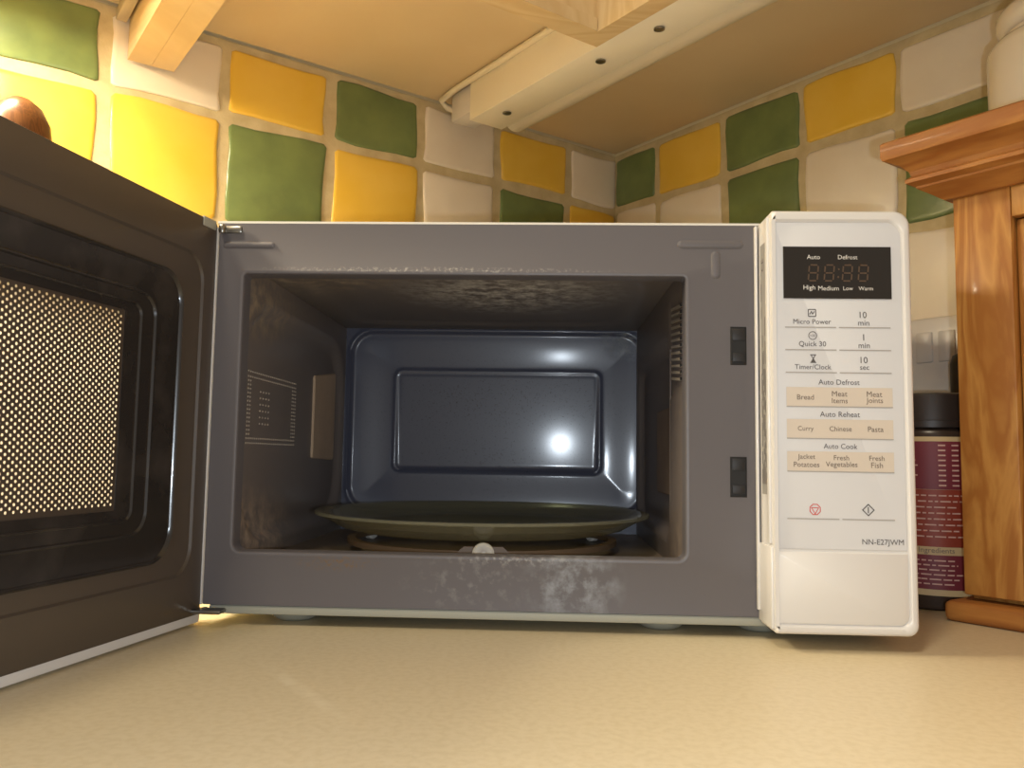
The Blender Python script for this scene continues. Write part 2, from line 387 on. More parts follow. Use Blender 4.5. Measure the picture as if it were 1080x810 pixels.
# ------------------------------------------------------------------ worktop (one continuous L)
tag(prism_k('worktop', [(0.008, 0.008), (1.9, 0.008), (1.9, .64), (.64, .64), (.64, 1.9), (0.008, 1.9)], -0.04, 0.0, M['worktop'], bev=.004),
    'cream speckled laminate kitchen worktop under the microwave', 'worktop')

# ------------------------------------------------------------------ wall cabinets above
ZB = 0.459
wc = tag(empty('wall_cabinet', K(0.15, 0.15, ZB)), 'pale wooden corner wall cabinet overhead with plywood underside and inward front corner', 'cabinet')
def under(name, par, *a, **k):
    o = box_k(name, *a, **k); o.parent = par; o.matrix_parent_inverse = Matrix.Translation(-par.location); return o
def pk(name, par, outline, z0, z1, m):
    o = prism_k(name, outline, z0, z1, m); o.parent = par; o.matrix_parent_inverse = Matrix.Translation(-par.location); return o
pk('base_panel', wc, [(0.008, 0.008), (.565, 0.008), (.565, .284), (.286, .284), (.286, .95), (0.008, .95)], .5085, .524, M['ply'])
under('side_panel', wc, .5652, .58490, .009, .303, ZB, 1.15, M['pale_wood'])
under('front_panel', wc, .3035, .565, .2845, .3035, ZB, 1.15, M['front_wood'])
under('front_panel', wc, .2865, .3035, .2845, .95, ZB, 1.15, M['front_wood'])
under('bottom_lip', wc, .3045, .565, .3035, .3055, ZB, ZB+.011, M['front_wood'])
wc2 = tag(empty('wall_cabinet', K(0.95, 0.15, ZB)), 'wooden wall cabinet at top left corner, beyond the double side panel', 'cabinet')
under('base_panel', wc2, .6052, 1.4, 0.008, .284, .5085, .524, M['ply'])
under('side_panel', wc2, .58515, .6052, .009, .303, ZB, 1.15, M['pale_wood'])
under('front_panel', wc2, .6052, 1.4, .2845, .3035, ZB, 1.15, M['front_wood'])
# little grey trunking beside the panel
tr = bmesh.new(); box(tr, .6075, .6170, .010, .16, .492, .503); bevel_all(tr, .0012)
for v in tr.verts: v.co = K(v.co.x, v.co.y, v.co.z)
tag(finish('cable_trunking', tr, M['trunk'], smooth=40), 'small grey cable trunking with a cut end beside the cabinet side panel', 'trunking')

# under-cabinet batten light (switched off), parallel to the right wall
def kbm(fn):
    bm = bmesh.new(); fn(bm)
    for v in bm.verts: v.co = K(v.co.x, v.co.y, v.co.z)
    return bm
def local(o, par): o.parent = par; o.matrix_parent_inverse = Matrix.Translation(-par.location); return o
ul = tag(empty('under_cabinet_light', K(.26, .1, .508)), 'white batten strip light, switched off, under the corner cabinet', 'light')
def hb(bm): box(bm, .2405, .2825, .078, .93, .462, .508); bevel_all(bm, .0012)
local(finish('housing', kbm(hb), M['batten'], smooth=40), ul)
def eb(bm): box(bm, .248, .279, .034, .0775, .474, .506); bevel_all(bm, .003)
local(finish('terminal_block', kbm(eb), M['socket'], smooth=40), ul)
def db(bm):
    rows = []
    for t in (.074, .93):
        rows.append([bm.verts.new((.2205+.0195*math.cos(a), t, .507-.041*math.sin(a)**.6)) for a in [math.pi*k/14 for k in range(15)]])
    loft(bm, rows)
local(finish('diffuser', kbm(db), M['diffuser'], smooth=40), ul)
def cb(bm): box(bm, .206, .236, .066, .0735, .474, .507); bevel_all(bm, .003)
local(finish('end_cap', kbm(cb), M['diffuser'], smooth=40), ul)
for t in (.120, .264, .336):
    def sb(bm):
        lathe(bm, [(.0046, .4615), (.0046, .4606), (.0030, .4600), (.0010, .4603)], 16, .2635, t)
    local(finish('screw', kbm(sb), M['steel'], smooth=40), ul)
bm = bmesh.new()
tube(bm, [K(.262, .036, .490), K(.275, .020, .497), K(.284, .022, .503), K(.2855, .05, .5045), K(.2845, .12, .5045), K(.2835, .2, .5045), K(.2835, .28, .5045)], .0036, 8)
local(finish('cable', bm, M['cable'], smooth=60), ul)

# lit strip light under the left cabinet
ll = tag(empty('under_cabinet_light', K(.9, .2, .508)), 'lit strip light under the left wall cabinet, brightening the yellow tiles', 'light')
def h2(bm): box(bm, .70, 1.04, .115, .155, .488, .508); bevel_all(bm, .002)
local(finish('housing', kbm(h2), M['batten'], smooth=40), ll)
def t2(bm): box(bm, .715, 1.025, .122, .148, .4845, .4875); bevel_all(bm, .001)
local(finish('lamp_tube', kbm(t2), M['lamp_on'], smooth=40), ll)
lo = add_light('strip_lamp', 'AREA', K(.87, .135, .481), 7.5, (1.0, 0.87, 0.62), shape='RECTANGLE', size=.30, size_y=.024)
lo.rotation_euler = (0, 0, math.atan2(UL.y, UL.x)); local(lo, ll)

# ------------------------------------------------------------------ microwave
mw = tag(empty('microwave', (0.21, 0.16, 0)), 'white microwave oven with its door wide open, grey cavity and control panel', 'microwave')
def P(o): o.parent = mw; o.matrix_parent_inverse = Matrix.Translation(-mw.location); return o
W0, WP, WR, D0 = 0.0, 0.3437, 0.4264, 0.318
Z0, Z1 = 0.013, 0.256
OX0, OX1, OZ0, OZ1 = 0.018, 0.3005, 0.0462, 0.2227
# case: wrap-around sheet with a front flange
bm = bmesh.new()
t = .0014
box(bm, W0-.0008, WR, .0, D0, Z1, Z1+t); box(bm, W0-.0008, W0+.0006, .0015, D0, Z0, Z1); box(bm, WR-.0014, WR, .0, D0, Z0, Z1)
box(bm, W0, WR, D0-t, D0, Z0, Z1)
P(finish('case', bm, M['case']))
P(bbox('base_plate', W0+.004, WR, .0010, D0, .0072, Z0-.0002, M['foot'], None, .0012))  # grey colour stands in for shade on the case's bottom edge
# front frame with rounded opening and rolled-in lip
bm = bmesh.new(); n = 6
out = rrect(W0+.0006, WR-.002, Z0, Z1, .001, n)
def hole(e): return rrect(OX0-e, OX1+e, OZ0-e, OZ1+e, (.005+e, .005+e, .002+e, .002+e), n)
rs = [ring(bm, out, .0025), ring(bm, out, 0.0)] + [ring(bm, hole(e), y) for e, y in ((.0035, 0.0), (.0027, -.0003), (.0016, -.0004), (.0007, -.0001), (.0002, .0006), (0, .0018), (-.0002, .012))]
loft(bm, rs, False, False)
ff = P(finish('front_frame', bm, M['enamel'], smooth=35))
def sub(o, par): o.parent = par; return o
# embossed ribs and latch slots on the frame
def rib(x0, x1, z0, z1):
    bm = bmesh.new(); r = min(x1-x0, z1-z0)/2*.98
    loft(bm, [ring(bm, rrect(x0, x1, z0, z1, r, 4), 0.0001), ring(bm, rrect(x0+.0012, x1-.0012, z0+.0012, z1-.0012, r-.0012, 4), -.0010), ring(bm, rrect(x0+.0019, x1-.0019, z0+.0019, z1-.0019, max(r-.0019, .0001), 4), -.0012)], False)
    return sub(finish('embossed_rib', bm, M['enamel'], smooth=60), ff)
rib(.2953, .3370, .2408, .2464); rib(.3165, .3228, .2215, .2398); rib(.003, .0375, .2392, .2440)
for x0, x1, z0, z1 in ((.3284, .3384, .1672, .1912), (.3278, .3380, .0852, .1100)):
    bm = bmesh.new(); o4 = rect(x0, x1, z0, z1); i4 = rect(x0+.0006, x1-.0006, z0+.0006, z1-.0006)
    loft(bm, [ring(bm, o4, -.0002), ring(bm, i4, -.0006), ring(bm, i4, -.0003)], False, True)
    s = sub(finish('latch_slot', bm, M['dark']), ff)
    sub(bbox('latch_hook', x0+.0012, x1-.0012, -.0010, -.0003, z0+.002, z0+.0075, M['slot'], None, .0003), ff)
    sub(bbox('latch_plate', x0+.0012, x1-.0012, -.0007, -.0003, z1-.0085, z1-.001, M['slot'], None, .0002), ff)
# ---- cavity
IX0, IX1, IZ0, IZ1, IY1 = OX0, OX1, .0360, .2300, .280
def left_fn(u, v):
    y = .010+u*(IY1-.010+.004); z = IZ0+v*(IZ1-IZ0)
    s = sdr(y, z, .013, .272, .050, .207, .045)
    return (IX0-.0002-.006*sst(.004, -.004, s), y, z)
bm = bmesh.new(); grid(bm, 70, 50, left_fn); csl = P(finish('cavity_side', bm, M['cav_side'], smooth=60, recalc=False))
def right_fn(u, v):
    y = .010+u*(IY1-.010+.004); z = IZ0+v*(IZ1-IZ0)
    s = sdr(y, z, .070, .272, .055, .190, .02); s2 = sdr(y, z, .0125, .066, .15, .218, .004)
    return (IX1+.0002+.006*sst(.0035, -.0035, s)+.0012*sst(.001, -.001, s2), y, z)
bm = bmesh.new(); grid(bm, 70, 50, right_fn); csr = P(finish('cavity_side', bm, M['cav_side'], smooth=60, recalc=False))
def top_fn(u, v):
    x = IX0-.007+u*(IX1-IX0+.014); y = .010+v*(IY1-.006)
    s = sdr(x, y, .04, .28, .05, .25, .03)
    return (x, y, OZ1+.0003+(IZ1-OZ1)*sst(.0, .03, y-.010)+.002*sst(.004, -.004, s))
bm = bmesh.new(); grid(bm, 50, 50, top_fn); P(finish('cavity_ceiling', bm, M['cav_top'], smooth=60, recalc=False))
def floor_fn(u, v):
    x = IX0-.007+u*(IX1-IX0+.014); y = .0105+v*(IY1-.006)
    return (x, y, IZ0+.0098*sst(.018, .0, y-.0105))
bm = bmesh.new(); grid(bm, 30, 40, floor_fn); P(finish('cavity_floor', bm, M['cav_floor'], smooth=60, recalc=False))
def back_fn(u, v):
    x = IX0-.008+u*(IX1-IX0+.016); z = IZ0+v*(IZ1-IZ0+.001)
    s = sdr(x, z, .0235, .3070, .055, .2275, .022); s2 = sdr(x, z, .0665, .2660, .0925, .1900, .007)
    y = IY1-.0014*math.exp(-((s-.0012)/.0018)**2)+.0025*sst(.001, -.003, s)+.0030*sst(-.001, -.040, s)-.0016*math.exp(-((s2+.0005)/.0016)**2)
    if s2 < 0: y = IY1+.0055-.0016*math.exp(-((s2+.0005)/.0016)**2)-.022*(z-.14)*sst(0, -.006, s2)
    return (x, y, z)
bm = bmesh.new(); grid(bm, 190, 130, back_fn); P(finish('cavity_back', bm, M['cav_back'], smooth=60, recalc=False))
# perforated patch on the left wall: rows of small holes
bm = bmesh.new()
def dot(y, z, r=.00085):
    vs = [bm.verts.new((IX0-.0058, y+r*math.cos(k*math.pi/3), z+r*math.sin(k*math.pi/3))) for k in range(6)]
    ve = [bm.verts.new((IX0-.0052, y+.5*r*math.cos(k*math.pi/3), z+.5*r*math.sin(k*math.pi/3))) for k in range(6)]
    for k in range(6): bm.faces.new((vs[k], vs[(k+1) % 6], ve[(k+1) % 6], ve[k]))
    bm.faces.new(ve)
for k in range(27):
    y = .031+k*.0041
    for z in (.163, .1595, .1175, .1142): dot(y, z)
for k in range(16):
    z = .1175+k*.0028
    for y in (.0315, .0355, .1300, .1340, .1380): dot(y, z)
for i in range(4):
    for k in range(6): dot(.056+i*.006, .128+k*.0045)
po = sub(finish('perforation', bm, M['dot']), csl); po['kind'] = 'stuff'
def plate_patch(name, y0, y1, z0, z1, x, sgn, m, par, flare=0.0):
    bm = bmesh.new(); rows = []
    for ins, dx in ((0, -.0004), (0, .0010), (.0009, .0017)):
        pts = rrect(y0+ins, y1-ins, z0+ins, z1-ins, .002, 4); row = []
        for p in pts:
            k = (p[0]-y0)/(y1-y0); bow = 1-((p[1]-(z0+z1)/2)/((z1-z0)/2))**2
            row.append(bm.verts.new((x+sgn*dx, p[0]-.004*max(bow, 0)*(1-k), p[1]+flare*k*(1 if p[1] > (z0+z1)/2 else -.2))))
        rows.append(row)
    loft(bm, rows, False, True)
    return sub(finish(name, bm, m), par)
plate_patch('waveguide_cover', .190, .260, .1035, .1750, IX0-.006, 1, M['mica'], csl, .0087)
plate_patch('waveguide_cover', .080, .165, .081, .146, IX1+.006, -1, M['mica_dark'], csr)
bbx = bbox('cover_rail', IX1+.0001, IX1+.0012, .066, .069, .060, .185, M['cav_side'], None, .0005); sub(bbx, csr)
for k in range(12):
    z = .160+k*.0044
    bm = bmesh.new()
    vs = [bm.verts.new((IX1+.0012+dx, y, zz)) for dx in (0, -.0012) for (y, zz) in ((.020, z-.0012), (.060, z-.0012+.004), (.060, z+.0006+.004), (.020, z+.0006))]
    loft(bm, [vs[:4], vs[4:]])
    sub(finish('vent_slot', bm, M['dot'] if True else None), csr)
    bm = bmesh.new(); vs = [bm.verts.new((IX1-.0002+dx, y, zz)) for dx in (.0009, 0) for (y, zz) in ((.0165, z-.0011), (.0205, z-.0009), (.0205, z+.0009), (.0165, z+.0007))]
    loft(bm, [vs[:4], vs[4:]]); sub(finish('vent_hole', bm, M['dark']), csr)
# ---- feet and hinges
for x, y in ((.051, .030), (.289, .030), (.352, .030), (.051, .285), (.37, .285)):
    bm = bmesh.new(); lathe(bm, [(.0175, .0074), (.0170, .0060), (.0140, .0020), (.0110, .0002), (.006, 0.0)], 28, x, y)
    P(finish('foot', bm, M['foot'], smooth=50))
for z0, z1 in ((.2485, .2535), (.0088, .0115)):
    bm = bmesh.new(); box(bm, (.0015 if z0 > .1 else -.010), .0165, (-.004 if z0 > .1 else -.012), -.0010, z0, z1)
    lathe(bm, [(.0022, z0-.0006), (.0022, z1+.0006)], 14, .0040, -.0045)
    bevel_all(bm, .0015); P(finish('hinge', bm, M['steel'], smooth=40))
# ---- control panel
cp_y = -.034
PX0, PX1, PZ0, PZ1 = .3458, .4264, .0098, .2561
bm = bmesh.new(); n = 6
ro = lambda e: rrect(PX0+e, PX1-e, PZ0+e, PZ1-e, (.0015, .006-e*.6, .009-e*.6, .0015), n)
ix = lambda e: rrect(PX0+.0006+e, .4216-e, .0150+e, .2498-e, (.0008, .006, .009, .0008), n)
rs = [ring(bm, ro(0), -.0005), ring(bm, ro(0), cp_y+.0028), ring(bm, ro(.0006), cp_y+.0010), ring(bm, ro(.0020), cp_y), ring(bm, ix(-.0008), cp_y), ring(bm, ix(0), cp_y+.0008), ring(bm, ix(.0006), cp_y+.0016)]
loft(bm, rs, True, True)
cp = P(finish('control_panel', bm, M['white_pl'], smooth=40))
# membrane fascia above, push button below
fz = .0578; FY = cp_y+.0011
bm = bmesh.new(); loft(bm, [ring(bm, rrect(PX0+.0004, .4206, fz, .2488, (.0005, .0005, .0085, .0005), n), cp_y+.0017), ring(bm, rrect(PX0+.0004, .4206, fz, .2488, (.0005, .0005, .0085, .0005), n), FY+.0003), ring(bm, rrect(PX0+.0007, .4203, fz+.0003, .2485, (.0004, .0004, .0082, .0004), n), FY)], False)
sub(finish('fascia', bm, M['fascia'], smooth=40), cp)
bm = bmesh.new(); loft(bm, [ring(bm, rrect(PX0+.0004, .4206, .0160, .0566, (.0005, .0055, .0005, .0005), n), cp_y+.0017), ring(bm, rrect(PX0+.0004, .4206, .0160, .0566, (.0005, .0055, .0005, .0005), n), FY-.0002), ring(bm, rrect(PX0+.0010, .4200, .0166, .0560, (.0005, .005, .0005, .0005), n), FY-.0007)], False)
sub(finish('door_button', bm, M['white_pl'], smooth=40), cp)
sub(bbox('side_fin', .3432, .3446, -.0045, -.0004, .018, .2545, M['white_pl'], None, .0004), cp)
sub(bbox('side_ridge', .3443, .3459, -.0270, -.0225, .060, .2535, M['white_pl'], None, .0006), cp)
sub(bbox('side_skirt', .3444, .3459, -.0300, -.0005, .0120, .0585, M['white_pl'], None, .0006), cp)
st = sub(bbox('rating_label', .34545, .3459, -.0195, -.0075, .088, .2405, M['sticker'], None, 0), cp)
# label marks: CE and rows of small print
vs, fs = text_pts('CE', height=.0048)
o = mesh_from('lettering', [(.34540, -.0128-v.y, .2275+v.x) for v in vs], fs, M['ink'], cp); o['label'] = 'CE mark'
bm = bmesh.new()
rn = random.Random(3)
for yy in (-.0175, -.0155, -.0135, -.0115, -.0095):
    z = .094
    while z < .212:
        ln = rn.uniform(.004, .016)
        if rn.random() < .8:
            vs_ = [bm.verts.new((.34538, yy+a, b)) for a, b in ((-.0005, z), (.0005, z), (.0005, z+ln), (-.0005, z+ln))]; bm.faces.new(vs_)
        z += ln+.003
o = sub(finish('small_print', bm, M['ink']), cp); o['kind'] = 'stuff'
# display
TY = FY-.0003
dy = FY-.0007
bm = bmesh.new(); loft(bm, [ring(bm, rect(.3523, .4148, .2032, .2342), FY+.0001), ring(bm, rect(.3523, .4148, .2032, .2342), dy+.0002), ring(bm, rect(.3525, .4146, .2034, .2340), dy)], False)
sub(finish('display', bm, M['disp']), cp)
ty = dy-.0002
for s, x, z, wd in (('Auto', .3698, .2279, .0077), ('Defrost', .3897, .2279, .0113), ('High', .3672, .2093, .0068), ('Medium', .3783, .2093, .0119), ('Low', .3896, .2093, .0056), ('Warm', .3998, .2093, .0083)):
    pr_text(s, x, z, M['ink_white'], cp, ty, width=wd)
segs = []
for cx in (.3696, .3788, .3893, .3985):
    h, wd, sl, th = .0094, .0052, .09, .0009
    def q(px, pz): return (cx+px+sl*pz, .2184+pz)
    a, b = wd/2, h/2
    for p0, p1 in (((-a+.0006, b), (a-.0006, b)), ((-a+.0006, 0), (a-.0006, 0)), ((-a+.0006, -b), (a-.0006, -b)), ((-a, .0006), (-a, b-.0006)), ((a, .0006), (a, b-.0006)), ((-a, -b+.0006), (-a, -.0006)), ((a, -b+.0006), (a, -.0006))):
        segs.append(stroke(q(*p0), q(*p1), th))
for z in (.2160, .2206): segs.append(circ(.3842+.09*(z-.2184), z, .0006, 8))
pr_shape('clock_digits', segs, M['segment'], cp, ty)
# key legends
T = lambda s, x, z, wd, m='ink', b=0.0: pr_text(s, x, z, M[m], cp, TY, width=wd, bold=b)
T('Micro Power', .3687, .1896, .0218); T('Quick 30', .3687, .1762, .0156); T('Timer/Clock', .3688, .1629, .0209)
for s, z in (('10', .1938), ('1', .1805), ('10', .1672)): pr_text(s, .3982, z, M['ink'], cp, TY, height=.0037)
for s, z, wd in (('min', .1890, .0064), ('min', .1757, .0064), ('sec', .1625, .0052)): T(s, .3984, z, wd)
for z in (.1862, .1729, .1596, .0751): pr_shape('rule', [rect(.3530, .3825, z-.0003, z+.0003)], M['ink_line'], cp, TY); pr_shape('rule', [rect(.3841, .4138, z-.0003, z+.0003)], M['ink_line'], cp, TY)
T('Auto Defrost', .3836, .1541, .0236); T('Auto Reheat', .3838, .1354, .0228); T('Auto Cook', .3838, .1169, .0192)
for z0, z1 in ((.1400, .1510), (.1215, .1324), (.1025, .1137)):
    pr_shape('button_strip', [rect(.3533, .4141, z0, z1)], M['beige'], cp, TY+.00012)
    pr_shape('rule', [rect(.3533, .4141, z0-.0006, z0)], M['ink_line'], cp, TY)
B = lambda s, x, z, wd: pr_text(s, x, z, M['ink_brown'], cp, TY-.0001, width=wd)
B('Bread', .3642, .1452, .0096); B('Meat', .3838, .1473, .0088); B('Items', .3838, .1433, .0090); B('Meat', .4037, .1473, .0088); B('Joints', .4037, .1432, .0096)
B('Curry', .3641, .1266, .0090); B('Chinese', .3840, .1270, .0126); B('Pasta', .4040, .1270, .0088)
B('Jacket', .3643, .1103, .0100); B('Potatoes', .3643, .1062, .0146); B('Fresh', .3842, .1103, .0086); B('Vegetables', .3842, .1061, .0180); B('Fresh', .4043, .1103, .0086); B('Fish', .4043, .1063, .0066)
T('NN-E27JWM', .4068, .0622, .0233, 'ink')
# icons
x, z = .3687, .1947
pr_shape('power_icon', [(rrect(x-.0024, x+.0024, z-.0023, z+.0023, .0006, 3), rrect(x-.0019, x+.0019, z-.0018, z+.0018, .0004, 3)), stroke((x-.0014, z-.0009), (x-.0003, z+.0010), .0005), stroke((x-.0003, z+.0010), (x+.0002, z-.0008), .0005), stroke((x+.0002, z-.0008), (x+.0014, z+.0009), .0005)], M['ink'], cp, TY)
x, z = .3689, .1813
pr_shape('quick_icon', [(circ(x, z, .0025), circ(x, z, .0021))], M['ink'], cp, TY); pr_text('+30', x, z, M['ink'], cp, TY, width=.0032)
x, z = .3690, .1677
pr_shape('hourglass_icon', [rect(x-.0017, x+.0017, z+.0020, z+.0025), rect(x-.0017, x+.0017, z-.0025, z-.0020), stroke((x-.0012, z+.0020), (x+.0012, z-.0020), .00045), stroke((x+.0012, z+.0020), (x-.0012, z-.0020), .00045), [(x-.0011, z-.0020), (x+.0011, z-.0020), (x, z-.0005)]], M['ink'], cp, TY)
x, z = .3688, .0805
tri = lambda r: [(x+r*math.cos(a), z-.0002+r*math.sin(a)) for a in (math.radians(150), math.radians(270), math.radians(30))]
pr_shape('stop_icon', [(circ(x, z, .0034, 8, math.pi/8), circ(x, z, .0029, 8, math.pi/8)), (tri(.0027), tri(.0019))], M['ink_red'], cp, TY)
x, z = .3989, .0807
pr_shape('start_icon', [([(x-.0036, z), (x, z-.0036), (x+.0036, z), (x, z+.0036)], [(x-.0028, z), (x, z-.0028), (x+.0028, z), (x, z+.0028)]), rect(x-.0003, x+.0003, z-.0017, z+.0017)], M['ink'], cp, TY)

# ---- door: local X along the door, local Y towards its inner face
DW = .3450; TH = math.radians(9.5)
def D(o): o.parent = door; return o
bm = bmesh.new(); n = 5
win = (.062, .283, .060, .204)
oo = lambda e: rrect(-.0030+e, DW+.002-e, .0006+e, .2575-e, (.002, .008, .008, .002), n)
wi = lambda e: rrect(win[0]-e, win[1]+e, win[2]-e, win[3]+e, .004, n)
rs = [ring(bm, wi(0), -.0290), ring(bm, wi(0), -.0335), ring(bm, wi(.001), -.0340), ring(bm, oo(.002), -.0340), ring(bm, oo(.0006), -.0334), ring(bm, oo(0), -.0318),
      ring(bm, oo(0), -.0065), ring(bm, oo(.0012), -.0055), ring(bm, oo(.0012), -.0025), ring(bm, oo(.0020), -.0020), ring(bm, oo(.008), -.0020)]
loft(bm, rs, False, False)
door = finish('door', bm, M['white_pl'], smooth=40)
door.location = (0, 0, 0); door.rotation_euler = (0, 0, -(math.pi/2+TH)); P(door)
# inner panel as nested rounded steps
bm = bmesh.new()
def rr(u, z0, z1, r): return rrect(u, DW-u, z0, z1, r, 8)
flat = [(.0016, .0075, .2552, .002, -.0020), (.0016, .0075, .2552, .002, -.0003), (.0021, .0080, .2547, .002, 0.0), (.0140, .0330, .2310, .018, 0.0), (.0152, .0342, .2298, .017, -.0014), (.0355, .0440, .2150, .020, -.0014)]
loft(bm, [ring(bm, rr(u, z0, z1, r), y) for u, z0, z1, r, y in flat], False, False)
D(finish('inner_panel', bm, M['door_in'], smooth=30))
bm = bmesh.new()
step = [(.0352, .0437, .2153, .020, -.0016), (.0352, .0437, .2153, .020, .0004), (.0360, .0445, .2145, .019, .0011), (.0368, .0453, .2137, .018, .0004), (.0375, .0460, .2130, .018, -.0008), (.0568, .0604, .1981, .014, -.0020), (.0575, .0612, .1972, .013, -.0009), (.0583, .0620, .1964, .012, -.0009), (.0590, .0627, .1957, .012, -.0022), (.0692, .0688, .1907, .006, -.0024), (.0698, .0694, .1901, .006, -.0014), (.0704, .0700, .1895, .006, -.0014), (.0710, .0706, .1889, .006, -.0026), (.0825, .0757, .1848, .001, -.0032), (.0825, .0757, .1848, .001, -.0045)]
loft(bm, [ring(bm, rr(u, z0, z1, r), y) for u, z0, z1, r, y in step], False, False)
D(finish('choke_frame', bm, M['choke'], smooth=30))
# perforated steel screen: every hole is open
bm = bmesh.new(); cw, ch, hr = .00235, .0035, .00076
nc = int((DW-2*.0838)/cw); u0 = (DW-nc*cw)/2
zb, zt = .0775, .1830
nr = int((zt-zb)/ch)
for i in range(nc):
    off = ch/2 if i % 2 else 0.0
    ua, ub = u0+i*cw, u0+(i+1)*cw
    for j in range(nr):
        z0 = zb+j*ch+off; z1 = z0+ch; cu, cz = (ua+ub)/2, (z0+z1)/2
        sq = [(ub, cz), (ub, z1), (cu, z1), (ua, z1), (ua, cz), (ua, z0), (cu, z0), (ub, z0)]
        an = [0, math.atan2(ch/2, cw/2), math.pi/2, math.pi-math.atan2(ch/2, cw/2), math.pi, math.pi+math.atan2(ch/2, cw/2), 1.5*math.pi, -math.atan2(ch/2, cw/2)]
        o_ = [bm.verts.new((p[0], -.0036, p[1])) for p in sq]; h_ = [bm.verts.new((cu+hr*math.cos(a), -.0036, cz+hr*math.sin(a))) for a in an]
        for k in range(8): bm.faces.new((o_[k], o_[(k+1) % 8], h_[(k+1) % 8], h_[k]))
    for za, zc in ((.0750, zb+off), (zb+off+nr*ch, .1855)):
        v4 = [bm.verts.new(p) for p in ((ua, -.0036, za), (ub, -.0036, za), (ub, -.0036, zc), (ua, -.0036, zc))]; bm.faces.new(v4)
for ua, ub in ((.080, u0), (u0+nc*cw, DW-.080)):
    v4 = [bm.verts.new(p) for p in ((ua, -.0036, .0750), (ub, -.0036, .0750), (ub, -.0036, .1855), (ua, -.0036, .1855))]; bm.faces.new(v4)
sc_bm = bm
D(finish('screen', sc_bm, M['screen'], recalc=False))
bm = bmesh.new(); v4 = [bm.verts.new(p) for p in ((win[0], -.0090, win[2]), (win[1], -.0090, win[2]), (win[1], -.0090, win[3]), (win[0], -.0090, win[3]))]; bm.faces.new(v4)
D(finish('pane', bm, M['pane']))
bm = bmesh.new(); box(bm, -.0002, .0015, -.0060, .0004, .0130, .2530); bevel_all(bm, .0003); D(finish('edge_trim', bm, M['white_pl'], smooth=40))
bm = bmesh.new(); box(bm, .004, .018, -.0008, .0006, .2500, .2560); bevel_all(bm, .0004); D(finish('corner_clip', bm, M['foot'], smooth=40))

# ------------------------------------------------------------------ turntable and roller ring inside
PCX, PCY = .165, .140
tp = empty('turntable_plate', (PCX, PCY, .0518))
bm = bmesh.new()
prof = [(0, 0), (.085, 0), (.098, .0005), (.108, .0030), (.1175, .0085), (.1255, .0118), (.1275, .0128), (.1272, .0146), (.1245, .0148), (.1165, .0122), (.1065, .0068), (.097, .0044), (.085, .0040), (0, .0040)]
lathe(bm, [(max(r*1.018, .0002), z) for r, z in prof], 96)
tp2 = finish('turntable_plate', bm, M['glass'], smooth=60); bpy.data.objects.remove(tp); tp2.name = 'turntable_plate'
tp2.location = (PCX, PCY, .0505)
tag(tp2, 'round clear glass turntable plate inside the microwave cavity', 'plate')
rrg = tag(empty('roller_ring', (PCX, PCY, IZ0)), 'brown plastic roller ring with white wheels under the glass plate', 'roller ring')
bm = bmesh.new(); lathe(bm, [(.0985, .0050), (.1045, .0050), (.1045, .0090), (.0985, .0090)], 72, closed=True)
sub(finish('ring', bm, M['ring'], smooth=40), rrg)
for k in range(3):
    a = math.radians(-85.5+120*k)
    bm = bmesh.new(); lathe(bm, [(.0018, -.0030), (.0060, -.0036), (.0074, -.0022), (.0074, .0022), (.0060, .0036), (.0030, .0030), (.0018, .0016)], 24)
    Mx = Matrix.Translation((.1085*math.cos(a), .1085*math.sin(a), .0077)) @ Matrix.Rotation(a, 4, 'Z') @ Matrix.Rotation(math.pi/2, 4, 'Y')
    bmesh.ops.transform(bm, matrix=Mx, verts=bm.verts); sub(finish('wheel', bm, M['wheel'], smooth=40), rrg)
    bm = bmesh.new(); rows = []
    for yy in (.1005, .1050):
        rows.append([bm.verts.new(Matrix.Rotation(a, 4, 'Z') @ Vector((yy, px, pz))) for px, pz in ((-.021, .0050), (.021, .0050), (.013, .0120), (-.013, .0120))])
    loft(bm, rows); sub(finish('wheel_bracket', bm, M['ring']), rrg)

# ------------------------------------------------------------------ pine cabinet at the right
pc = tag(empty('spice_cabinet', K(.08, .68, 0)), 'orange pine cabinet with moulded cornice and plinth, standing by the right wall', 'cabinet')
BT1 = .86
def U(name, l0, l1, t0, t1, z0, z1, m, bev=.0012):
    def fn(bm):
        box(bm, l0, l1, t0, t1, z0, z1)
        if bev: bevel_all(bm, bev)
    bm = kbm(fn); me_o = finish(name, bm, m, smooth=40)
    return local(me_o, pc)
# objects keep world-aligned local axes, so the grain of pine runs along z for uprights
U('carcass', .009, .134, .512, BT1, .014, .305, M['pine'])
U('stile', .1345, .146, .512, .5505, .018, .303, M['pine'])
U('stile', .1345, .146, BT1-.0385, BT1, .018, .303, M['pine'])
U('top_rail', .1345, .1457, .5507, BT1-.0387, .276, .303, M['pine'])
U('bottom_rail', .1345, .1457, .5507, BT1-.0387, .018, .056, M['pine'])
U('door_panel', .1345, .1395, .5507, BT1-.0387, .0565, .2755, M['pine'], .002)
# plinth with rounded front
def pl(bm):
    vs = box(bm, .009, .158, .503, BT1+.009, 0.0, .0140); bevel_all(bm, .0045, 4)
local(finish('plinth', kbm(pl), M['pine_h'], smooth=40), pc)
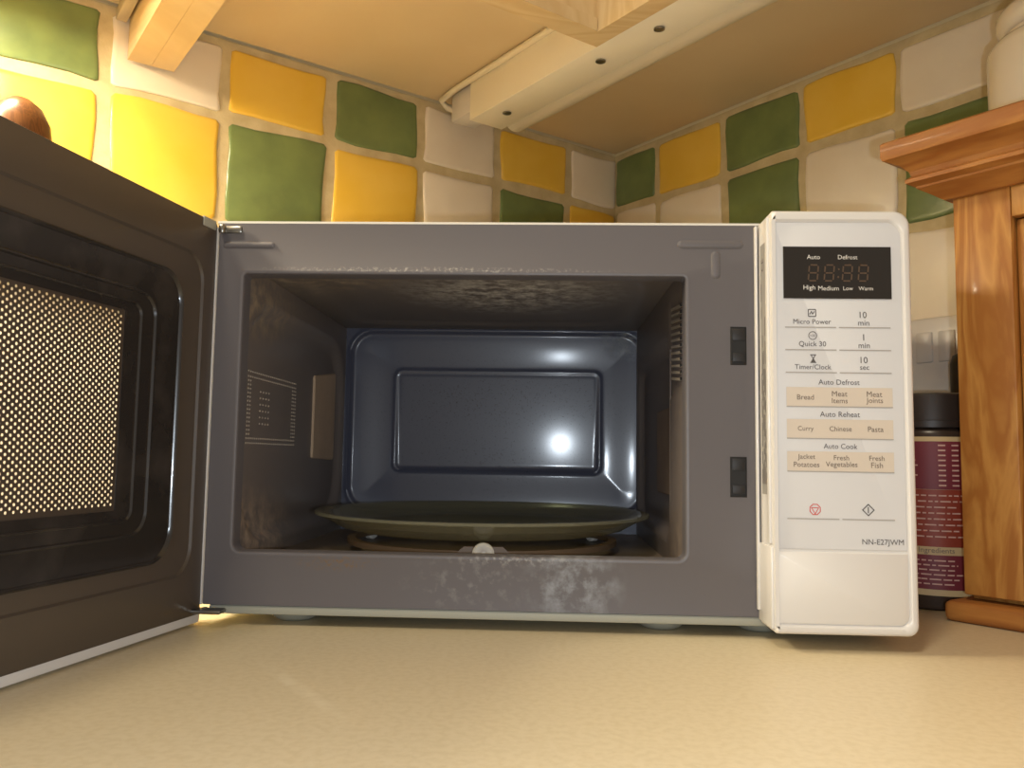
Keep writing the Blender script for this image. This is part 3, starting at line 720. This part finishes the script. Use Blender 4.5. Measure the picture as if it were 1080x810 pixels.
# cornice: profile swept round three sides (mitred)
prof = [(.0, .297), (.004, .297), (.010, .3015), (.017, .306), (.0175, .3075), (.0225, .310), (.0228, .3125), (.0195, .3150), (.0205, .3185), (.0245, .323), (.030, .3262), (.0335, .3275), (.0345, .3300), (.0345, .3395), (.033, .3410), (.0, .3410)]
bm = bmesh.new(); rows = []
for (l, tt, sl, stt) in ((.009, .512, 0, -1), (.1345+.0115, .512, 1, -1), (.146, BT1, 1, 1), (.009, BT1, 0, 1)):
    rows.append([bm.verts.new(K(l+sl*e, tt+stt*e, z)) for e, z in prof])
for a, b in zip(rows, rows[1:]):
    for i in range(len(prof)-1): bm.faces.new((a[i], a[i+1], b[i+1], b[i]))
bm.faces.new([r[-1] for r in rows]); bm.faces.new(rows[0]); bm.faces.new(rows[-1][::-1])
local(finish('cornice', bm, M['pine_h'], smooth=25), pc)

# ceramic jar on top of the pine cabinet
cj = tag(empty('storage_jar', K(.085, .566, .341)), 'white ceramic storage jar with flanged lid, on top of the pine cabinet', 'jar')
bm = bmesh.new(); lathe(bm, [(.046, 0), (.0495, .0015), (.050, .004), (.050, .066), (.0485, .071), (.045, .0745), (.0405, .0765), (.0385, .078), (.0385, .081), (.034, .081), (.034, .05)], 56)
sub(finish('body', bm, M['ceramic'], smooth=50), cj)
bm = bmesh.new(); lathe(bm, [(.030, .0815), (.038, .0815), (.0425, .0850), (.0435, .0900), (.0435, .0945), (.041, .0985), (.036, .1030), (.030, .1090), (.016, .1140), (.004, .1150)], 56)
sub(finish('lid', bm, M['ceramic'], smooth=50), cj)
bm = bmesh.new(); aa = math.atan2(-(UL.y*.0+.62), -.35)
ax = Vector((math.cos(aa), math.sin(aa), 0)); px = Vector((-ax.y, ax.x, 0))
tube(bm, [ax*.0515+px*(.009*math.cos(k*math.pi/8))+UZ*(.036+.012*math.sin(k*math.pi/8)) for k in range(9)], .0008, 6)
sub(finish('clip_wire', bm, M['wire'], smooth=60), cj)

# ------------------------------------------------------------------ supplement jar, bottle behind, socket
JX, JY, JR = .515, .143, .036
jr = tag(empty('supplement_jar', (JX, JY, 0)), 'dark jar with maroon printed label between microwave and pine cabinet', 'jar')
bm = bmesh.new(); lathe(bm, [(.032, 0), (.0345, .0012), (.0352, .004), (.0352, .129), (.034, .133), (.032, .1345)], 56); sub(finish('body', bm, M['amber'], smooth=50), jr)
lab = None
def band(name, z0, z1, m, r=.0355):
    bm = bmesh.new(); lathe(bm, [(r, z0), (r, z1)], 64, closed=False, a0=0, a1=2*math.pi-1e-3); return sub(finish(name, bm, m, smooth=60), jr)
band('label', .011, .1275, M['cream_pr']); band('label_panel', .0885, .1240, M['maroon'], .0357); band('label_panel', .0465, .0883, M['rust'], .0357); band('label_panel', .0155, .0405, M['maroon'], .0357)
bm = bmesh.new(); rn = random.Random(5)
vc = math.atan2(CAM.y-JY, CAM.x-JX)         # bearing of the side that shows
def cyl(a, z, r=.0359): return (r*math.cos(vc+a), r*math.sin(vc+a), z)
def bar(a0, a1, z, h):
    m_ = max(1, int(abs(a1-a0)/.12)); 
    for k in range(m_):
        b0 = a0+(a1-a0)*k/m_; b1 = a0+(a1-a0)*(k+1)/m_
        bm.faces.new([bm.verts.new(cyl(*p)) for p in ((b0, z), (b1, z), (b1, z+h), (b0, z+h))])
z = .1205
for k in range(9):
    if k not in (2,): bar(-.75, -.75+rn.uniform(.2, .5), z, .0010)
    bar(.12, .26, z, .0011); bar(.38, .52, z, .0011); z -= .0037
for zz, n_ in ((.0835, 8), (.036, 6)):
    z = zz
    for k in range(n_):
        a = -.85+rn.uniform(0, .1)
        end = rn.uniform(.35, .75)
        while a < end:
            ln = rn.uniform(.06, .22); bar(a, min(a+ln, end), z, .0010); a += ln+.04
        z -= .0043 if n_ == 8 else .0034
o = sub(finish('small_print', bm, M['pinkish']), jr); o['kind'] = 'stuff'
vs, fs = text_pts('Ingredients', width=.024)
mesh_from('lettering', [cyl(.05+v.x/.0357, .0434+v.y, .0358) for v in vs], fs, M['ink_brown'], jr)
bm = bmesh.new(); rows = []
for r, z in ((.0335, .1340), (.0365, .1345), (.0365, .1395), (.0355, .1400)): rows.append([bm.verts.new((r*math.cos(2*math.pi*k/120), r*math.sin(2*math.pi*k/120), z)) for k in range(120)])
for r, z in ((.0358, .1405), (.0358, .1570), (.0350, .1595), (.0330, .1605)): rows.append([bm.verts.new(((r-(.0007 if k % 2 and .1401 < z < .158 else 0))*math.cos(2*math.pi*k/120), (r-(.0007 if k % 2 and .1401 < z < .158 else 0))*math.sin(2*math.pi*k/120), z)) for k in range(120)])
loft(bm, rows); sub(finish('lid', bm, M['black_pl'], smooth=30), jr)
# dark bottle behind the jar
bt = tag(empty('dark_bottle', K(.034, .470, 0)), 'small dark bottle with rounded cap behind the maroon jar, below the socket', 'bottle')
bm = bmesh.new(); lathe(bm, [(.017, 0), (.019, .002), (.019, .120), (.018, .132), (.014, .140), (.013, .150)], 36); sub(finish('body', bm, M['amber'], smooth=50), bt)
bm = bmesh.new(); lathe(bm, [(.0165, .150), (.0170, .151), (.0170, .190), (.0150, .197), (.009, .2005), (.002, .2015)], 36); sub(finish('cap', bm, M['black_pl'], smooth=50), bt)
# double wall socket
ws = tag(empty('wall_socket', K(0, .43, .19)), 'white double wall socket with two rocker switches behind the jar', 'socket')
def wbox(name, l0, l1, t0, t1, z0, z1, m, bev=.001):
    def fn(bm): box(bm, l0, l1, t0, t1, z0, z1); bevel_all(bm, bev, 2)
    return local(finish(name, kbm(fn), m, smooth=40), ws)
wbox('face_plate', .0068, .0150, .357, .503, .150, .2365, M['socket'], .0025)
wbox('rocker_switch', .0140, .0164, .4125, .4275, .1965, .2235, M['socket'], .0014)
wbox('rocker_switch', .0140, .0164, .4325, .4475, .1965, .2235, M['socket'], .0014)
for tcx in (.392, .468):
    for dt, dz, h_ in ((0, .012, .008), (-.011, -.008, .004), (.011, -.008, .004)):
        wbox('socket_hole', .0146, .0152, tcx+dt-.003, tcx+dt+.003, .178+dz-h_/2, .178+dz+h_/2, M['dark'], .0002)

# ------------------------------------------------------------------ turned wooden mill behind the open door
pm = tag(empty('pepper_mill', K(.695, .13, 0)), 'turned brown wooden mill with rounded knob peeping above the open door', 'pepper mill')
bm = bmesh.new(); lathe(bm, [(.030, 0), (.031, .003), (.029, .02), (.022, .07), (.019, .14), (.021, .22), (.024, .26), (.023, .285), (.016, .292), (.012, .295)], 40); sub(finish('body', bm, M['mill'], smooth=50), pm)
bm = bmesh.new(); lathe(bm, [(.012, .295), (.017, .300), (.0215, .312), (.0225, .324), (.0205, .338), (.0150, .349), (.007, .3555), (.001, .3570)], 40); sub(finish('knob', bm, M['mill'], smooth=60), pm)
